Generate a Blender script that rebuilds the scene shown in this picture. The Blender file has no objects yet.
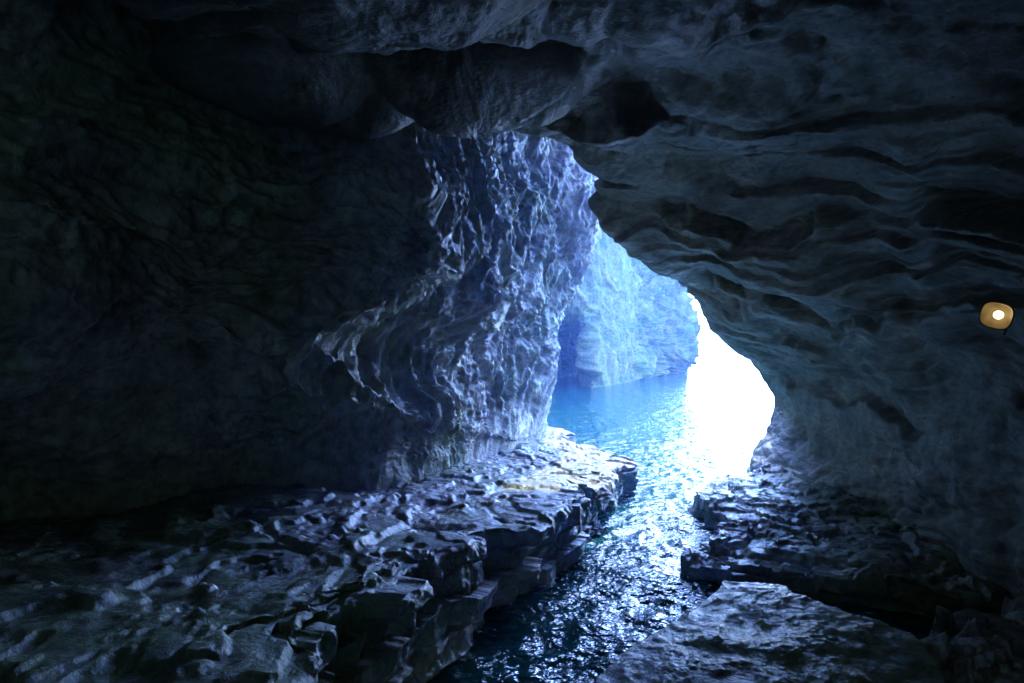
import bpy, math, numpy as np
from mathutils import Vector
rng=np.random.default_rng(7)
F=683.0; H=3.5
def W(px,py,Y): return [(px-512)/F*Y, Y, H-(py-341.5)/F*Y]
# ---------- noise ----------
perm=rng.permutation(256).astype(np.int64); perm=np.concatenate([perm,perm,perm])
grad=rng.normal(size=(256,3)); grad/=np.linalg.norm(grad,axis=1)[:,None]
def gn(p):
    i=np.floor(p).astype(np.int64); f=p-i; i&=255
    u=f*f*f*(f*(f*6-15)+10)
    def g(dx,dy,dz):
        h=perm[perm[perm[(i[:,0]+dx)&255]+((i[:,1]+dy)&255)]+((i[:,2]+dz)&255)]
        v=grad[h]
        return v[:,0]*(f[:,0]-dx)+v[:,1]*(f[:,1]-dy)+v[:,2]*(f[:,2]-dz)
    def L(a,b,t): return a+(b-a)*t
    x00=L(g(0,0,0),g(1,0,0),u[:,0]); x10=L(g(0,1,0),g(1,1,0),u[:,0])
    x01=L(g(0,0,1),g(1,0,1),u[:,0]); x11=L(g(0,1,1),g(1,1,1),u[:,0])
    return L(L(x00,x10,u[:,1]),L(x01,x11,u[:,1]),u[:,2])*1.6
def fbm(p,s,o=4,g=0.5):
    r=0;a=1.0;q=p*s
    for k in range(o):
        r=r+a*gn(q+k*17.3); q=q*2.03; a*=g
    return r
def ridged(p,s,o=4,g=0.5):
    r=0;a=1.0;q=p*s
    for k in range(o):
        r=r+a*(1-2*np.abs(gn(q+k*11.7))-0.4); q=q*2.07; a*=g
    return r
jit=rng.random((256,3)); cellv=rng.random(256)*2-1
def worley(p,s,val=False):
    q=p*s; i=np.floor(q).astype(np.int64); f=q-i
    best=np.full(len(q),9.0); sec=np.full(len(q),9.0); cv=np.zeros(len(q))
    for dx in(-1,0,1):
        for dy in(-1,0,1):
            for dz in(-1,0,1):
                h=perm[perm[perm[(i[:,0]+dx)&255]+((i[:,1]+dy)&255)]+((i[:,2]+dz)&255)]
                d=((jit[h]+[dx,dy,dz]-f)**2).sum(1)
                sec=np.minimum(sec,np.maximum(best,d))
                if val: cv=np.where(d<best,cellv[h],cv)
                best=np.minimum(best,d)
    if val: return best,sec,cv
    return best,sec
def sc(p,a,b,c): return p*np.array([a,b,c])
def warp(p,s,a):
    return p+a*np.stack([fbm(p+3.1,s,2),fbm(p+41.7,s,2),fbm(p+83.3,s,2)],1)
# ---------- sheets ----------
def crs(c,N):
    n=c.shape[0]; t=np.linspace(0,n-1,N); i=np.minimum(t.astype(int),n-2); f=(t-i).reshape((-1,)+(1,)*(c.ndim-1))
    e=np.concatenate([2*c[:1]-c[1:2],c,2*c[-1:]-c[-2:-1]],0)
    a,b,d,g=e[i],e[i+1],e[i+2],e[i+3]
    return 0.5*((2*b)+(-a+d)*f+(2*a-5*b+4*d-g)*f*f+(-a+3*b-3*d+g)*f**3)
def up(ctrl,N,M):
    c=np.array(ctrl,float); c=crs(c,N); c=np.swapaxes(crs(np.swapaxes(c,0,1),M),0,1); return c
def gridnormals(G,wrap=False):
    du=np.gradient(G,axis=0)
    dv=(np.roll(G,-1,1)-np.roll(G,1,1)) if wrap else np.gradient(G,axis=1)
    n=np.cross(du,dv); n/=np.linalg.norm(n,axis=2)[...,None]+1e-9; return n
def mesh(name,G,mat,wrap=False,smooth=True):
    N,M=G.shape[:2]
    me=bpy.data.meshes.new(name); v=G.reshape(-1,3).astype(np.float32)
    idx=np.arange(N*M).reshape(N,M)
    if wrap: idx=np.concatenate([idx,idx[:,:1]],1)
    q=np.stack([idx[:-1,:-1],idx[1:,:-1],idx[1:,1:],idx[:-1,1:]],-1).reshape(-1,4)
    me.vertices.add(len(v)); me.vertices.foreach_set('co',v.ravel())
    me.loops.add(q.size); me.loops.foreach_set('vertex_index',q.ravel().astype(np.int32))
    me.polygons.add(len(q)); me.polygons.foreach_set('loop_start',np.arange(0,q.size,4,dtype=np.int32))
    me.polygons.foreach_set('loop_total',np.full(len(q),4,np.int32))
    me.update(calc_edges=True)
    if smooth: me.polygons.foreach_set('use_smooth',np.ones(len(me.polygons),bool))
    me.materials.append(mat)
    o=bpy.data.objects.new(name,me); bpy.context.scene.collection.objects.link(o); return o
def displace(G,fn,inside,wrap=False):
    n=gridnormals(G,wrap)
    s=np.sign(((np.array(inside)-G)*n).sum(2).mean()); n=n*s
    P=G.reshape(-1,3); d=fn(P).reshape(G.shape[:2])
    return G+n*d[...,None]
# ---------- materials ----------
def rock(name,c1,c2,c3,green=0.0,rough=(0.35,0.75),stretch=(1,1,1),bump=0.5,spec=0.5,gcol=(0.09,0.17,0.07)):
    m=bpy.data.materials.new(name); m.use_nodes=True; nt=m.node_tree; N=nt.nodes; L=nt.links
    b=N['Principled BSDF']; tc=N.new('ShaderNodeTexCoord'); mp=N.new('ShaderNodeMapping')
    mp.inputs['Scale'].default_value=stretch; L.new(tc.outputs['Object'],mp.inputs['Vector'])
    def noise(s,d=8,r=0.6,dist=0.0):
        n=N.new('ShaderNodeTexNoise'); n.inputs['Scale'].default_value=s; n.inputs['Detail'].default_value=d
        n.inputs['Roughness'].default_value=r; n.inputs['Distortion'].default_value=dist
        L.new(mp.outputs[0],n.inputs['Vector']); return n
    n1=noise(0.9,5,0.7); r=N.new('ShaderNodeValToRGB'); e=r.color_ramp.elements
    e[0].position=0.32; e[0].color=(*c1,1); e[1].position=0.7; e[1].color=(*c3,1)
    k=e.new(0.5); k.color=(*c2,1); L.new(n1.outputs['Fac'],r.inputs['Fac'])
    col=r.outputs['Color']
    n2=noise(6,3,0.7); r2=N.new('ShaderNodeValToRGB'); r2.color_ramp.elements[0].position=0.35; r2.color_ramp.elements[1].position=0.62
    r2.color_ramp.elements[0].color=(0.5,0.5,0.5,1)
    L.new(n2.outputs['Fac'],r2.inputs['Fac'])
    mx=N.new('ShaderNodeMixRGB'); mx.blend_type='MULTIPLY'; mx.inputs['Fac'].default_value=1
    L.new(col,mx.inputs[1]); L.new(r2.outputs[0],mx.inputs[2]); col=mx.outputs[0]
    if green>0:
        n3=noise(0.5,4,0.65); r3=N.new('ShaderNodeValToRGB'); r3.color_ramp.elements[0].position=0.45; r3.color_ramp.elements[1].position=0.59
        r3.color_ramp.elements[1].color=(green,green,green,1)
        L.new(n3.outputs['Fac'],r3.inputs['Fac'])
        mg=N.new('ShaderNodeMixRGB'); L.new(r3.outputs[0],mg.inputs['Fac']); L.new(col,mg.inputs[1])
        mh_=N.new('ShaderNodeMixRGB'); mh_.blend_type='MULTIPLY'; mh_.inputs['Fac'].default_value=1; mh_.inputs[1].default_value=(*gcol,1); L.new(r2.outputs[0],mh_.inputs[2])
        L.new(mh_.outputs[0],mg.inputs[2]); col=mg.outputs[0]
    L.new(col,b.inputs['Base Color'])
    mr=N.new('ShaderNodeMapRange'); mr.inputs['To Min'].default_value=rough[1]; mr.inputs['To Max'].default_value=rough[0]
    mr.inputs['From Min'].default_value=0.35; mr.inputs['From Max'].default_value=0.65
    L.new(n1.outputs['Fac'],mr.inputs['Value']); L.new(mr.outputs[0],b.inputs['Roughness'])
    b.inputs['Specular IOR Level'].default_value=spec
    b1=N.new('ShaderNodeBump'); b1.inputs['Strength'].default_value=bump; b1.inputs['Distance'].default_value=0.10
    n5=noise(5,7,0.68); L.new(n5.outputs['Fac'],b1.inputs['Height'])
    L.new(b1.outputs[0],b.inputs['Normal'])
    return m
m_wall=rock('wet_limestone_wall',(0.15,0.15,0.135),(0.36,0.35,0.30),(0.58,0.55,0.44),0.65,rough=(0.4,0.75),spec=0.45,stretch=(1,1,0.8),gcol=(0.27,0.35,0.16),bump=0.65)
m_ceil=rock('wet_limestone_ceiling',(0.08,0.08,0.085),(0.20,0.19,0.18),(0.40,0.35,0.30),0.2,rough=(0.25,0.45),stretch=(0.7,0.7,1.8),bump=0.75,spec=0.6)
m_ledge=rock('wet_ledge_rock',(0.11,0.11,0.115),(0.20,0.20,0.19),(0.37,0.37,0.32),0.8,rough=(0.16,0.4),bump=0.7,spec=0.6,gcol=(0.20,0.29,0.14))
m_cliff=rock('cliff_rock',(0.14,0.13,0.06),(0.23,0.22,0.10),(0.40,0.37,0.17),0.7,rough=(0.8,1.0),spec=0.1,gcol=(0.12,0.19,0.045))
# ---------- left wall ----------
rows=[
 [(-200,-150,5.5),(0,-150,6.5),(200,-150,8),(300,-100,9),(370,-60,9.6),(430,-50,12),(490,-40,15),(550,-40,18),(590,-30,21)],
 [(-200,60,5.5),(0,60,6.8),(180,70,8.4),(300,90,9.3),(380,108,9.8),(445,110,12.5),(500,120,15.5),(560,130,18.5),(602,150,21)],
 [(-200,200,5.4),(0,210,6.4),(180,190,8),(320,200,8.8),(428,200,9.5),(462,195,12.2),(515,200,15.2),(565,205,18),(600,205,21)],
 [(-200,285,4.8),(0,290,5.8),(180,280,7.3),(310,282,8.6),(432,280,9.5),(466,290,12.2),(506,290,15),(544,290,18),(574,290,20.5)],
 [(-200,345,5),(0,335,6.1),(150,340,7.5),(230,345,7.9),(308,352,8.1),(385,350,11),(470,350,14.3),(520,350,17.4),(550,345,20.5)],
 [(-200,380,5.3),(0,370,6.8),(150,365,7.9),(230,365,8.5),(345,388,8.7),(420,412,11.2),(480,425,14),(522,432,17.4),(544,420,21)],
 [(-200,450,6),(0,440,7.8),(150,430,8.9),(250,425,9.8),(370,430,10.6),(440,437,12.4),(490,440,15),(524,438,18.2),(545,428,21.5)],
]
C=[]
for r in rows: C.append([W(*p) for p in r])
base=[]
for (px,_,Y) in rows[-1]: base.append([(px-512)/F*Y,Y+0.1,0.9])
C.append(base); C.append([[p[0],p[1]+.1,-0.6] for p in base])
top=[[p[0]-1.5,p[1]+0.5,p[2]+5] for p in C[0]]; C.insert(0,top)
for r in C:
    z=r[0][2]; ze=r[-1][2]
    r.insert(0,[-6.5,1.0,z]); r.insert(0,[-6.0,-8.0,z])
    e=r[-1]; r.append([e[0]-0.6,e[1]+3.0,ze]); r.append([e[0]-3.5,e[1]+8,ze]); r.append([e[0]-6,e[1]+16,ze])
G=up(C,520,820)
def d_wall(P):
    lit=1/(1+np.exp(-(P[:,1]-10.0)*2.2))
    Q=warp(P,0.5,0.5)
    fl=np.stack([Q[:,0]*1.0+Q[:,2]*0.45,Q[:,1]*1.0-Q[:,2]*0.55,Q[:,2]*0.45],1)
    b,s=worley(fl,1.6)
    f=0.17*ridged(fl,0.8,5,0.66)-0.18*(0.6-np.sqrt(b))
    st=sc(Q,0.45,0.45,1.3)
    b,s=worley(st,0.7)
    l=(P[:,2]+0.5*fbm(sc(P,.5,.5,.3),0.5,3))*0.9; fr=l-np.floor(l)
    saw=np.where(fr<0.8,fr/0.8,(1-fr)/0.2)-0.5
    g=0.26*fbm(st,0.6,5)-0.34*(0.65-np.sqrt(b))+0.08*ridged(sc(Q,1,1,2.2),2.0,3)-0.18*saw
    big=0.30*fbm(P,0.28,2)
    low=np.clip((P[:,2]-0.9)/1.2,0.25,1)
    return ((f*lit+g*(1-lit*0.8))+big)*low
G=displace(G,d_wall,(4,10,3))
mesh('cave_wall',G,m_wall)
# ---------- ceiling + right wall ----------
lip=[(-100,-120,5.5),(140,0,7.6),(200,65,8.3),(330,94,8.9),(430,116,10.0),(455,106,10.4),(550,130,12.3),(600,170,13.8),(608,208,15),(640,254,16),(685,294,17),(740,350,18),(778,408,18.5),(752,475,18),(745,500,18)]
mid=[(-150,-300,4),(150,-20,6),(230,52,7),(350,80,7.5),(440,97,8.0),(490,92,8.4),(590,108,9.8),(680,140,11),(720,185,12),(750,230,13),(790,290,14),(830,350,14.5),(850,420,14.5),(850,500,14),(850,540,14)]
near=[(-200,-600,3),(160,-110,4.5),(300,5,5),(400,22,5.2),(480,32,5.5),(540,36,6),(680,45,7),(800,75,8),(860,120,8.5),(900,180,9),(940,250,9.3),(960,330,9.3),(980,430,9),(990,570,9),(990,640,9)]
r1=[W(*p) for p in lip]; r2=[W(*p) for p in mid]; r3=[W(*p) for p in near]
r4=[[-4,3,6.5],[-2.5,3,6.1],[-1.5,3,5.9],[-.5,3,5.85],[.3,3,5.85],[1,3,5.9],[2,3,6.1],[3.2,3,6.1],[4,3,5.9],[4.6,3,5.4],[5,3,4.6],[5.2,3,3.5],[5.3,3,2.2],[5.2,3,.6],[5.2,3,-.5]]
r5=[[p[0],-6,p[2]] for p in r4]
r0=[];r00=[];r000=[]
for i,p in enumerate(r1):
    if i<=6: r0.append([p[0]-.1,p[1]+1.2,p[2]+.7]); r00.append([p[0]-.2,p[1]+3.5,p[2]+1.7]); r000.append([p[0],max(p[1]+6,19.0),p[2]+2.9])
    else:
        t=(i-6)/8
        r0.append([p[0]+0.3+0.9*t,p[1]+1.0,p[2]+0.8*(1-t)]); r00.append([p[0]+1+3*t,p[1]+2.6,p[2]+1.9*(1-t)]); r000.append([p[0]+4+12*t,p[1]+3.5+1.5*(1-t),p[2]+3+4*t])
wall_top=[[p[0],p[1]+0.6,15.5] for p in r000]
C=np.array([wall_top,r000,r00,r0,r1,r2,r3,r4,r5])
G=up(C,680,860)
def d_ceil(P):
    Q=warp(P,0.4,0.25)
    side=1/(1+np.exp(-(P[:,0]-1.6)*1.2))
    # fanning bedding planes
    tilt=13*(Q[:,2]-3.2+0.10*Q[:,0])/(np.maximum(Q[:,1],2)+4)
    B=np.stack([Q[:,0]*0.75,Q[:,1]*0.35,tilt*1.0],1)
    def shelf(k,ph,sharp,a=0.35):
        l=tilt*k+ph+a*fbm(sc(Q,0.6,0.35,0.35),0.8,4); n=np.floor(l); fr=l-n
        h=cellv[(n.astype(int)*37)%256]; h2=cellv[((n.astype(int)+1)*37)%256]
        j=np.clip((fr-(1-sharp))/sharp,0,1)
        prof=np.sqrt(np.clip(fr/(1-sharp),0,1))*(1-j)
        return -prof+0.35*(h*(1-j)+h2*j)
    m1=np.clip(fbm(P+9,0.35,2)*2+0.8,0.15,1); m2=np.clip(fbm(P+31,0.45,2)*2.4+0.6,0.0,1)
    bed=-0.48*(shelf(0.75,0.1,0.09,.35)+.6)*m1-0.18*(shelf(2.0,0.5,0.12,.5)+.6)*m2-0.06*(shelf(5.0,0.2,0.2,.5)+.6)*m1
    b2,s2=worley(B,0.6); b3,s3=worley(B+20,1.5); b4,s4=worley(warp(P,1,.2),0.9)
    bl,sl_=worley(sc(warp(P,.5,.3),0.75,1.0,0.7)+4.3,0.62)
    fine=0.10*fbm(B,1.1,6,0.6)
    lowz=np.clip((3.0-P[:,2])/2,0,1)
    hi=np.clip((P[:,2]-0.5)/3,0.45,1)*np.clip((19.5-P[:,1])/5,0.4,1)
    sta=(bed+0.60*(0.35-b2)+0.12*(0.35-b3))*hi+fine+lowz*(0.22*(0.35-b4)+0.10*fbm(P,1.1,4))
    sca=1.0*(0.36-bl)+0.14*(0.35-b3)+0.3*bed+0.8*fine
    return (sca*(1-side)+sta*side)+0.22*fbm(P,0.3,2)
G=displace(G,d_ceil,(1,9,3))
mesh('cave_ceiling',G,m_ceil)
# ---------- unseen rock hull added to stop sky leaks, back slit lets fill light in ----------
def box_sheet(name,pts,mat,n=80,amp=0.8,inside=(0,5,3)):
    G=up(pts,n,n); G=displace(G,lambda P:amp*fbm(P,0.2,4),inside); return mesh(name,G,mat)
box_sheet('light_block_hull',[[[-22,-12,0.05],[0,-12,0.68],[30,-12,0.05]],[[-22,-12,13],[0,-12,13],[30,-12,13]],[[-20,4,15],[0,4,15],[30,4,15]],[[-20,19,14],[0,19,14],[30,21,14]]],m_cliff,amp=0.3)
# ---------- far cliff ----------
fr=[]
for z in (-1,0.6,2.5,4.2,5.4,9.5,14,20,26):
    rec=1.0 if z<5 else 0.0
    k=z*0.10
    fr.append([[-8-k,34,z],[-4-k,42,z],[-0.5-k,50,z],[2.6-k*.3,52+rec,z],[3.2-k*.2+1.6*rec,52+15*rec,z],[5.0-k*.2+2.0*rec,52+15*rec,z],[5.7-k*.2,52,z],[8,55,z],[11,62,z],[14.5,70,z],[17.6+ (1.4 if 2<z<9 else 0.2),77,z],[22,90,z],[20,110,z]])
G=up(fr,320,440)
def d_far(P):
    Q=warp(P,0.15,1.5)
    fl=np.stack([Q[:,0]+Q[:,2]*0.7,Q[:,1],Q[:,2]*0.45],1)
    near=np.clip(np.hypot(P[:,0]-5,P[:,1]-58)/9-0.3,0.25,1)
    return (1.5*ridged(fl,0.2,6,0.62)+0.9*fbm(P,0.12,3))*near
G=displace(G,d_far,(20,40,5))
mesh('sea_cliff',G,m_cliff)
# ---------- left ledge ----------
E=[(-2.6,1.0,1.35),(-2.1,3,1.35),(-1.5,5,1.3),(-.75,7,1.22),(-.15,8.6,1.12),(.77,10.9,1.05),(1.6,13,.9),(2.3,15,.78),(2.75,16.3,.7),(2.2,18.5,.66),(1.7,21,.6),(1.5,24,.5)]
I=[(-7.5,1,1.6),(-7.5,3,1.6),(-7.5,5,1.55),(-7,7.2,1.5),(-6,9,1.45),(-4.5,11,1.35),(-3.2,13,1.2),(-2,15,1.05),(-1.2,17,.95),(-.6,19,.85),(-.2,21.5,.7),(0,24,.6)]
C=[]
for e,i in zip(E,I):
    e=np.array(e); i=np.array(i); col=[i+(e-i)*t for t in (0,.25,.5,.75,.95)]
    col+= [e+[.03,-.02,-.08], e+[.0,0,-.5*e[2]], np.array([e[0]-.05,e[1],-.1]), np.array([e[0]+.1,e[1]-.1,-1.2])]
    C.append(col)
G=up(C,800,520)
def strata(P,cell,amp,lift):
    Q=warp(P,0.6,0.22)
    a=sc(Q,1,0.75,0.001)
    b,s,cv=worley(a,cell*0.6,True)
    crack=np.clip((np.sqrt(s)-np.sqrt(b))/0.06,0,1)
    def stp(t): f=t-np.floor(t); return np.floor(t)+np.clip((f-0.9)/0.1,0,1)
    ter=stp(fbm(a,cell*0.35,6,.53)*2.6)/2.6
    ter2=stp(fbm(a+50,cell*0.8,6,.58)*2.0)/2.0
    return amp*ter*1.1+amp*0.35*ter2+amp*0.3*cv*crack+amp*0.25*(crack-1)+lift*fbm(P,2.2,5,.6)
def bedface(P):
    lay=P[:,2]*3.2+0.8*fbm(sc(P,.4,.4,.2),1,2); li=np.floor(lay); lf=lay-li
    K=np.stack([P[:,0],P[:,1],li*3.7],1)
    b,s,cv=worley(sc(warp(K,0.9,0.2),1,1,1.0),0.9,True)
    b2,s2,cv2=worley(sc(P,1,1,0.15)+[5,5,5],0.5,True)
    gap=-0.10*np.clip(1-lf/0.15,0,1)
    cr=np.clip((np.sqrt(s2)-np.sqrt(b2))/0.25,0,1)
    return 0.16*cv+0.26*cv2*cr+0.10*(cr-1)+gap+0.14*fbm(P,1.0,5,.55)
outv=np.array([0.93,-0.36,0])
wcol=np.clip((np.linspace(0,1,520)-0.40)/0.12,0,1)**2
P=G.reshape(-1,3); 
off=(bedface(P)).reshape(G.shape[:2])*wcol[None,:]
zt=strata(P,1.0,0.13,0.017).reshape(G.shape[:2])*np.clip((G[...,2]-0.2)/0.6,0,1)
G=G+outv*off[...,None]; G[...,2]+=zt
G+= (0.025*fbm(warp(P,0.8,.3),1.7,3)).reshape(G.shape[:2])[...,None]*np.array([.5,-.3,1])
mesh('rock_ledge',G,m_ledge)
# ---------- right slabs / boulders ----------
def slab(name,outline,zt,depth,amp=0.12,cell=1.3,slope=(0,0),nr=200,nt=460,fine=1.0):
    o=np.array(outline,float); o=np.concatenate([o,o[:1]]);
    t=np.linspace(0,len(o)-1,nt,endpoint=False); i=t.astype(int); f=(t-i)[:,None]
    oc=np.concatenate([o[-2:-1],o,o[1:2]])
    a,b,d,g=oc[i],oc[i+1],oc[np.minimum(i+2,len(oc)-1)],oc[np.minimum(i+3,len(oc)-1)]
    cr_=0.5*((2*b)+(-a+d)*f+(2*a-5*b+4*d-g)*f*f+(-a+3*b-3*d+g)*f**3)
    lin=b+(d-b)*f; ring=0.3*cr_+0.7*lin
    c=ring.mean(0)
    G=np.zeros((nr,nt,3)); wr=np.zeros(nr)
    for k in range(nr):
        u=k/(nr-1)
        if u<0.65: s=u/0.65; wr[k]=max(0,(s-0.7)/0.3)**2; s=s*0.99+0.001; z=zt
        else:
            w=(u-0.65)/0.35; s=0.99+0.03*math.sin(min(w*3,1)*math.pi/2); z=zt-depth*w**1.1; wr[k]=1
        xy=c+(ring-c)*s
        G[k,:,:2]=xy; G[k,:,2]=z+(xy[:,0]-c[0])*slope[0]+(xy[:,1]-c[1])*slope[1]
    P=G.reshape(-1,3); dv=(ring-c); dv/=np.linalg.norm(dv,axis=1)[:,None]
    off=bedface(P).reshape(nr,nt)*wr[:,None]*0.7*fine
    tw=np.clip((P[:,2]-(zt-0.6))/0.4,0,1)
    G[...,:2]+=dv[None]*off[...,None]
    G[...,2]+=(strata(P,cell,amp,0.02)*tw+fine*0.05*fbm(warp(P,.8,.25),1.0,4)).reshape(nr,nt)
    G[0]=G[0].mean(0)
    return mesh(name,G,m_ledge,wrap=True)
slab('rock_shelf',[(3.75,14.3),(4.9,15.6),(6.6,17),(9,16),(8.5,12),(7.2,8.5),(5.5,8.6),(4.3,9.3),(3.35,10.2),(3.0,11.0),(3.7,12.3)],0.42,1.4,amp=0.15,slope=(0.03,0.0))
slab('rock_slab',[(0.75,5.0),(0.8,5.9),(1.5,6.9),(2.5,8.0),(3.1,7.85),(3.8,6.6),(3.5,5.3),(3.0,4.2),(1.6,4.0)],0.62,1.6,amp=0.035,cell=0.7,slope=(0.04,0.03),fine=0.6)
slab('boulder',[(3.9,5.5),(4.1,6.6),(4.8,7.6),(6.2,8),(6.5,5),(4.6,4)],0.55,1.6,amp=0.3,cell=1.0)
slab('boulder',[(2.75,10.3),(2.75,11),(3.1,11.3),(3.6,11),(3.6,10.2),(3.1,9.9)],0.16,1.2,amp=0.15,cell=1.5,nr=90,nt=200)
# ---------- water ----------
def ax(lo,hi,step,far,n):
    c=np.arange(lo,hi,step); g=np.geomspace(step,far,n); return np.concatenate([lo-np.cumsum(g)[::-1],c,hi+np.cumsum(g)])
xs=ax(-3,9,0.05,400,50); ys=ax(5,24,0.05,400,60)
X,Y=np.meshgrid(xs,ys,indexing='ij')
P=np.stack([X.ravel(),Y.ravel(),X.ravel()*0],1)
R=np.hypot(P[:,0],P[:,1]); am=np.clip(1.2-R/60,0,1); am2=np.clip(1.2-R/25,0,1)
Q=warp(P,0.5,0.4)
Z=am*(0.045*fbm(Q,0.7,2)+0.034*ridged(Q,1.5,2))+am2*(0.020*fbm(Q,4.0,2))
P[:,2]=Z-0.02
wm=bpy.data.materials.new('sea_water'); wm.use_nodes=True; nt=wm.node_tree; b=nt.nodes['Principled BSDF']
b.inputs['Base Color'].default_value=(0.002,0.065,0.062,1); b.inputs['Roughness'].default_value=0.03; b.inputs['IOR'].default_value=1.33
tc=nt.nodes.new('ShaderNodeTexCoord')
prev=None
for s,d,st in ((2.2,0.12,0.8),(9,0.042,1.0),(0.5,0.3,0.5)):
    n=nt.nodes.new('ShaderNodeTexNoise'); n.inputs['Scale'].default_value=s; n.inputs['Detail'].default_value=2; nt.links.new(tc.outputs['Object'],n.inputs['Vector'])
    bp=nt.nodes.new('ShaderNodeBump'); bp.inputs['Strength'].default_value=st; bp.inputs['Distance'].default_value=d
    nt.links.new(n.outputs['Fac'],bp.inputs['Height'])
    if prev: nt.links.new(prev.outputs[0],bp.inputs['Normal'])
    prev=bp
nt.links.new(prev.outputs[0],b.inputs['Normal'])
mesh('water',P.reshape(len(xs),len(ys),3),wm)
# ---------- added blue scatter volume imitating bloom around the cave mouth ----------
bpy.ops.mesh.primitive_cube_add(size=1,location=(5,15,4)); bloom=bpy.context.object; bloom.name='bloom_volume'; bloom.scale=(16,18,9)
vm=bpy.data.materials.new('bloom'); vm.use_nodes=True; nt=vm.node_tree; nt.nodes.remove(nt.nodes['Principled BSDF'])
vs=nt.nodes.new('ShaderNodeVolumeScatter'); vs.inputs['Color'].default_value=(0.22,0.43,1,1); vs.inputs['Density'].default_value=0.012; vs.inputs['Anisotropy'].default_value=0.8
nt.links.new(vs.outputs[0],nt.nodes['Material Output'].inputs['Volume']); bloom.data.materials.append(vm)
# ---------- lamp ----------
def simple(name,c,rough=0.4,metal=0,em=None,es=0):
    m=bpy.data.materials.new(name); m.use_nodes=True; b=m.node_tree.nodes['Principled BSDF']
    b.inputs['Base Color'].default_value=(*c,1); b.inputs['Roughness'].default_value=rough; b.inputs['Metallic'].default_value=metal
    if em: b.inputs['Emission Color'].default_value=(*em,1); b.inputs['Emission Strength'].default_value=es
    return m
lamp=bpy.data.objects.new('wall_lamp',None); bpy.context.scene.collection.objects.link(lamp)
lamp.location=Vector(W(998,314,7.2)); lamp.scale=(0.9,0.9,0.9)
mh=simple('lamp_housing',(0.06,0.045,0.02),0.5,0.2); mr_=simple('lamp_reflector',(0.10,0.07,0.025),0.5,0.0); ml=simple('lamp_lens',(1,.9,.6),0.2,0,(1,.78,.38),5.0); mc=simple('bracket_steel',(0.06,0.055,0.05),0.6)
ang=np.linspace(0,2*math.pi,40,endpoint=False); se=1/(np.abs(np.cos(ang))**3+np.abs(np.sin(ang))**3)**(1/3)
def lathe(name,prof,mat):
    G=np.array([[[r*s*math.cos(a),y,r*s*1.0*math.sin(a)] for a,s in zip(ang,se)] for r,y in prof])
    h=mesh(name,G,mat,wrap=True); h.parent=lamp; h.rotation_euler=(0.35,0.3,-0.75); return h
lathe('housing',[(0.01,0.24),(0.10,0.22),(0.115,0.10),(0.155,-0.05),(0.17,-0.06),(0.155,-0.065)],mh)
lathe('reflector',[(0.153,-0.06),(0.10,0.05),(0.05,0.09),(0.01,0.10)],mr_)
def add(op,name,mat,**k):
    op(**k); o=bpy.context.object; o.name=name; o.data.materials.append(mat); o.parent=lamp; return o
ln=add(bpy.ops.mesh.primitive_uv_sphere_add,'lens',ml,radius=0.05,location=(0.03,0.03,-0.01)); ln.scale=(1.2,.6,1)
bk=add(bpy.ops.mesh.primitive_cube_add,'bracket',mc,size=1,location=(0.14,0.5,0.06)); bk.scale=(0.04,0.7,0.04)
gr=add(bpy.ops.mesh.primitive_cylinder_add,'hanger_arm',mc,radius=0.014,depth=0.42,location=(0.19,0.08,-0.04),rotation=(0.1,0.2,0))
pl=bpy.data.lights.new('lamp_glow','POINT'); pl.energy=1.0; pl.color=(1,.66,.27); pl.shadow_soft_size=0.03
po=bpy.data.objects.new('lamp_glow',pl); po.location=(-0.06,-.12,0.0); po.parent=lamp; bpy.context.scene.collection.objects.link(po)
# ---------- light ----------
az=math.radians(17); el=math.radians(50)
w=bpy.data.worlds.new('World'); bpy.context.scene.world=w; w.use_nodes=True
nt=w.node_tree; sk=nt.nodes.new('ShaderNodeTexSky'); sk.sky_type='NISHITA'; sk.sun_disc=False
sk.sun_elevation=el; sk.sun_rotation=az
tint=nt.nodes.new('ShaderNodeMixRGB'); tint.blend_type='MULTIPLY'; tint.inputs[0].default_value=1; tint.inputs[2].default_value=(0.49,0.72,1.5,1)
nt.links.new(sk.outputs[0],tint.inputs[1])
bg=nt.nodes['Background']; bg.inputs['Strength'].default_value=3.3; nt.links.new(tint.outputs[0],bg.inputs['Color'])
sl=bpy.data.lights.new('sun','SUN'); sl.energy=5; sl.angle=math.radians(0.5); sl.color=(0.92,1.0,0.98)
so=bpy.data.objects.new('sun',sl); bpy.context.scene.collection.objects.link(so)
d=Vector((math.sin(az)*math.cos(el),math.cos(az)*math.cos(el),math.sin(el)))
so.rotation_euler=d.to_track_quat('Z','Y').to_euler()
# ---------- camera ----------
cd=bpy.data.cameras.new('camera'); cd.lens=24; cd.sensor_width=36; cd.clip_end=9000; cd.clip_start=0.05
cam=bpy.data.objects.new('camera',cd); cam.location=(0,0,H); cam.rotation_euler=(math.pi/2,0,0)
bpy.context.scene.collection.objects.link(cam); bpy.context.scene.camera=cam
s=bpy.context.scene; s.view_settings.view_transform='Standard'; s.view_settings.look='None'; s.view_settings.exposure=0
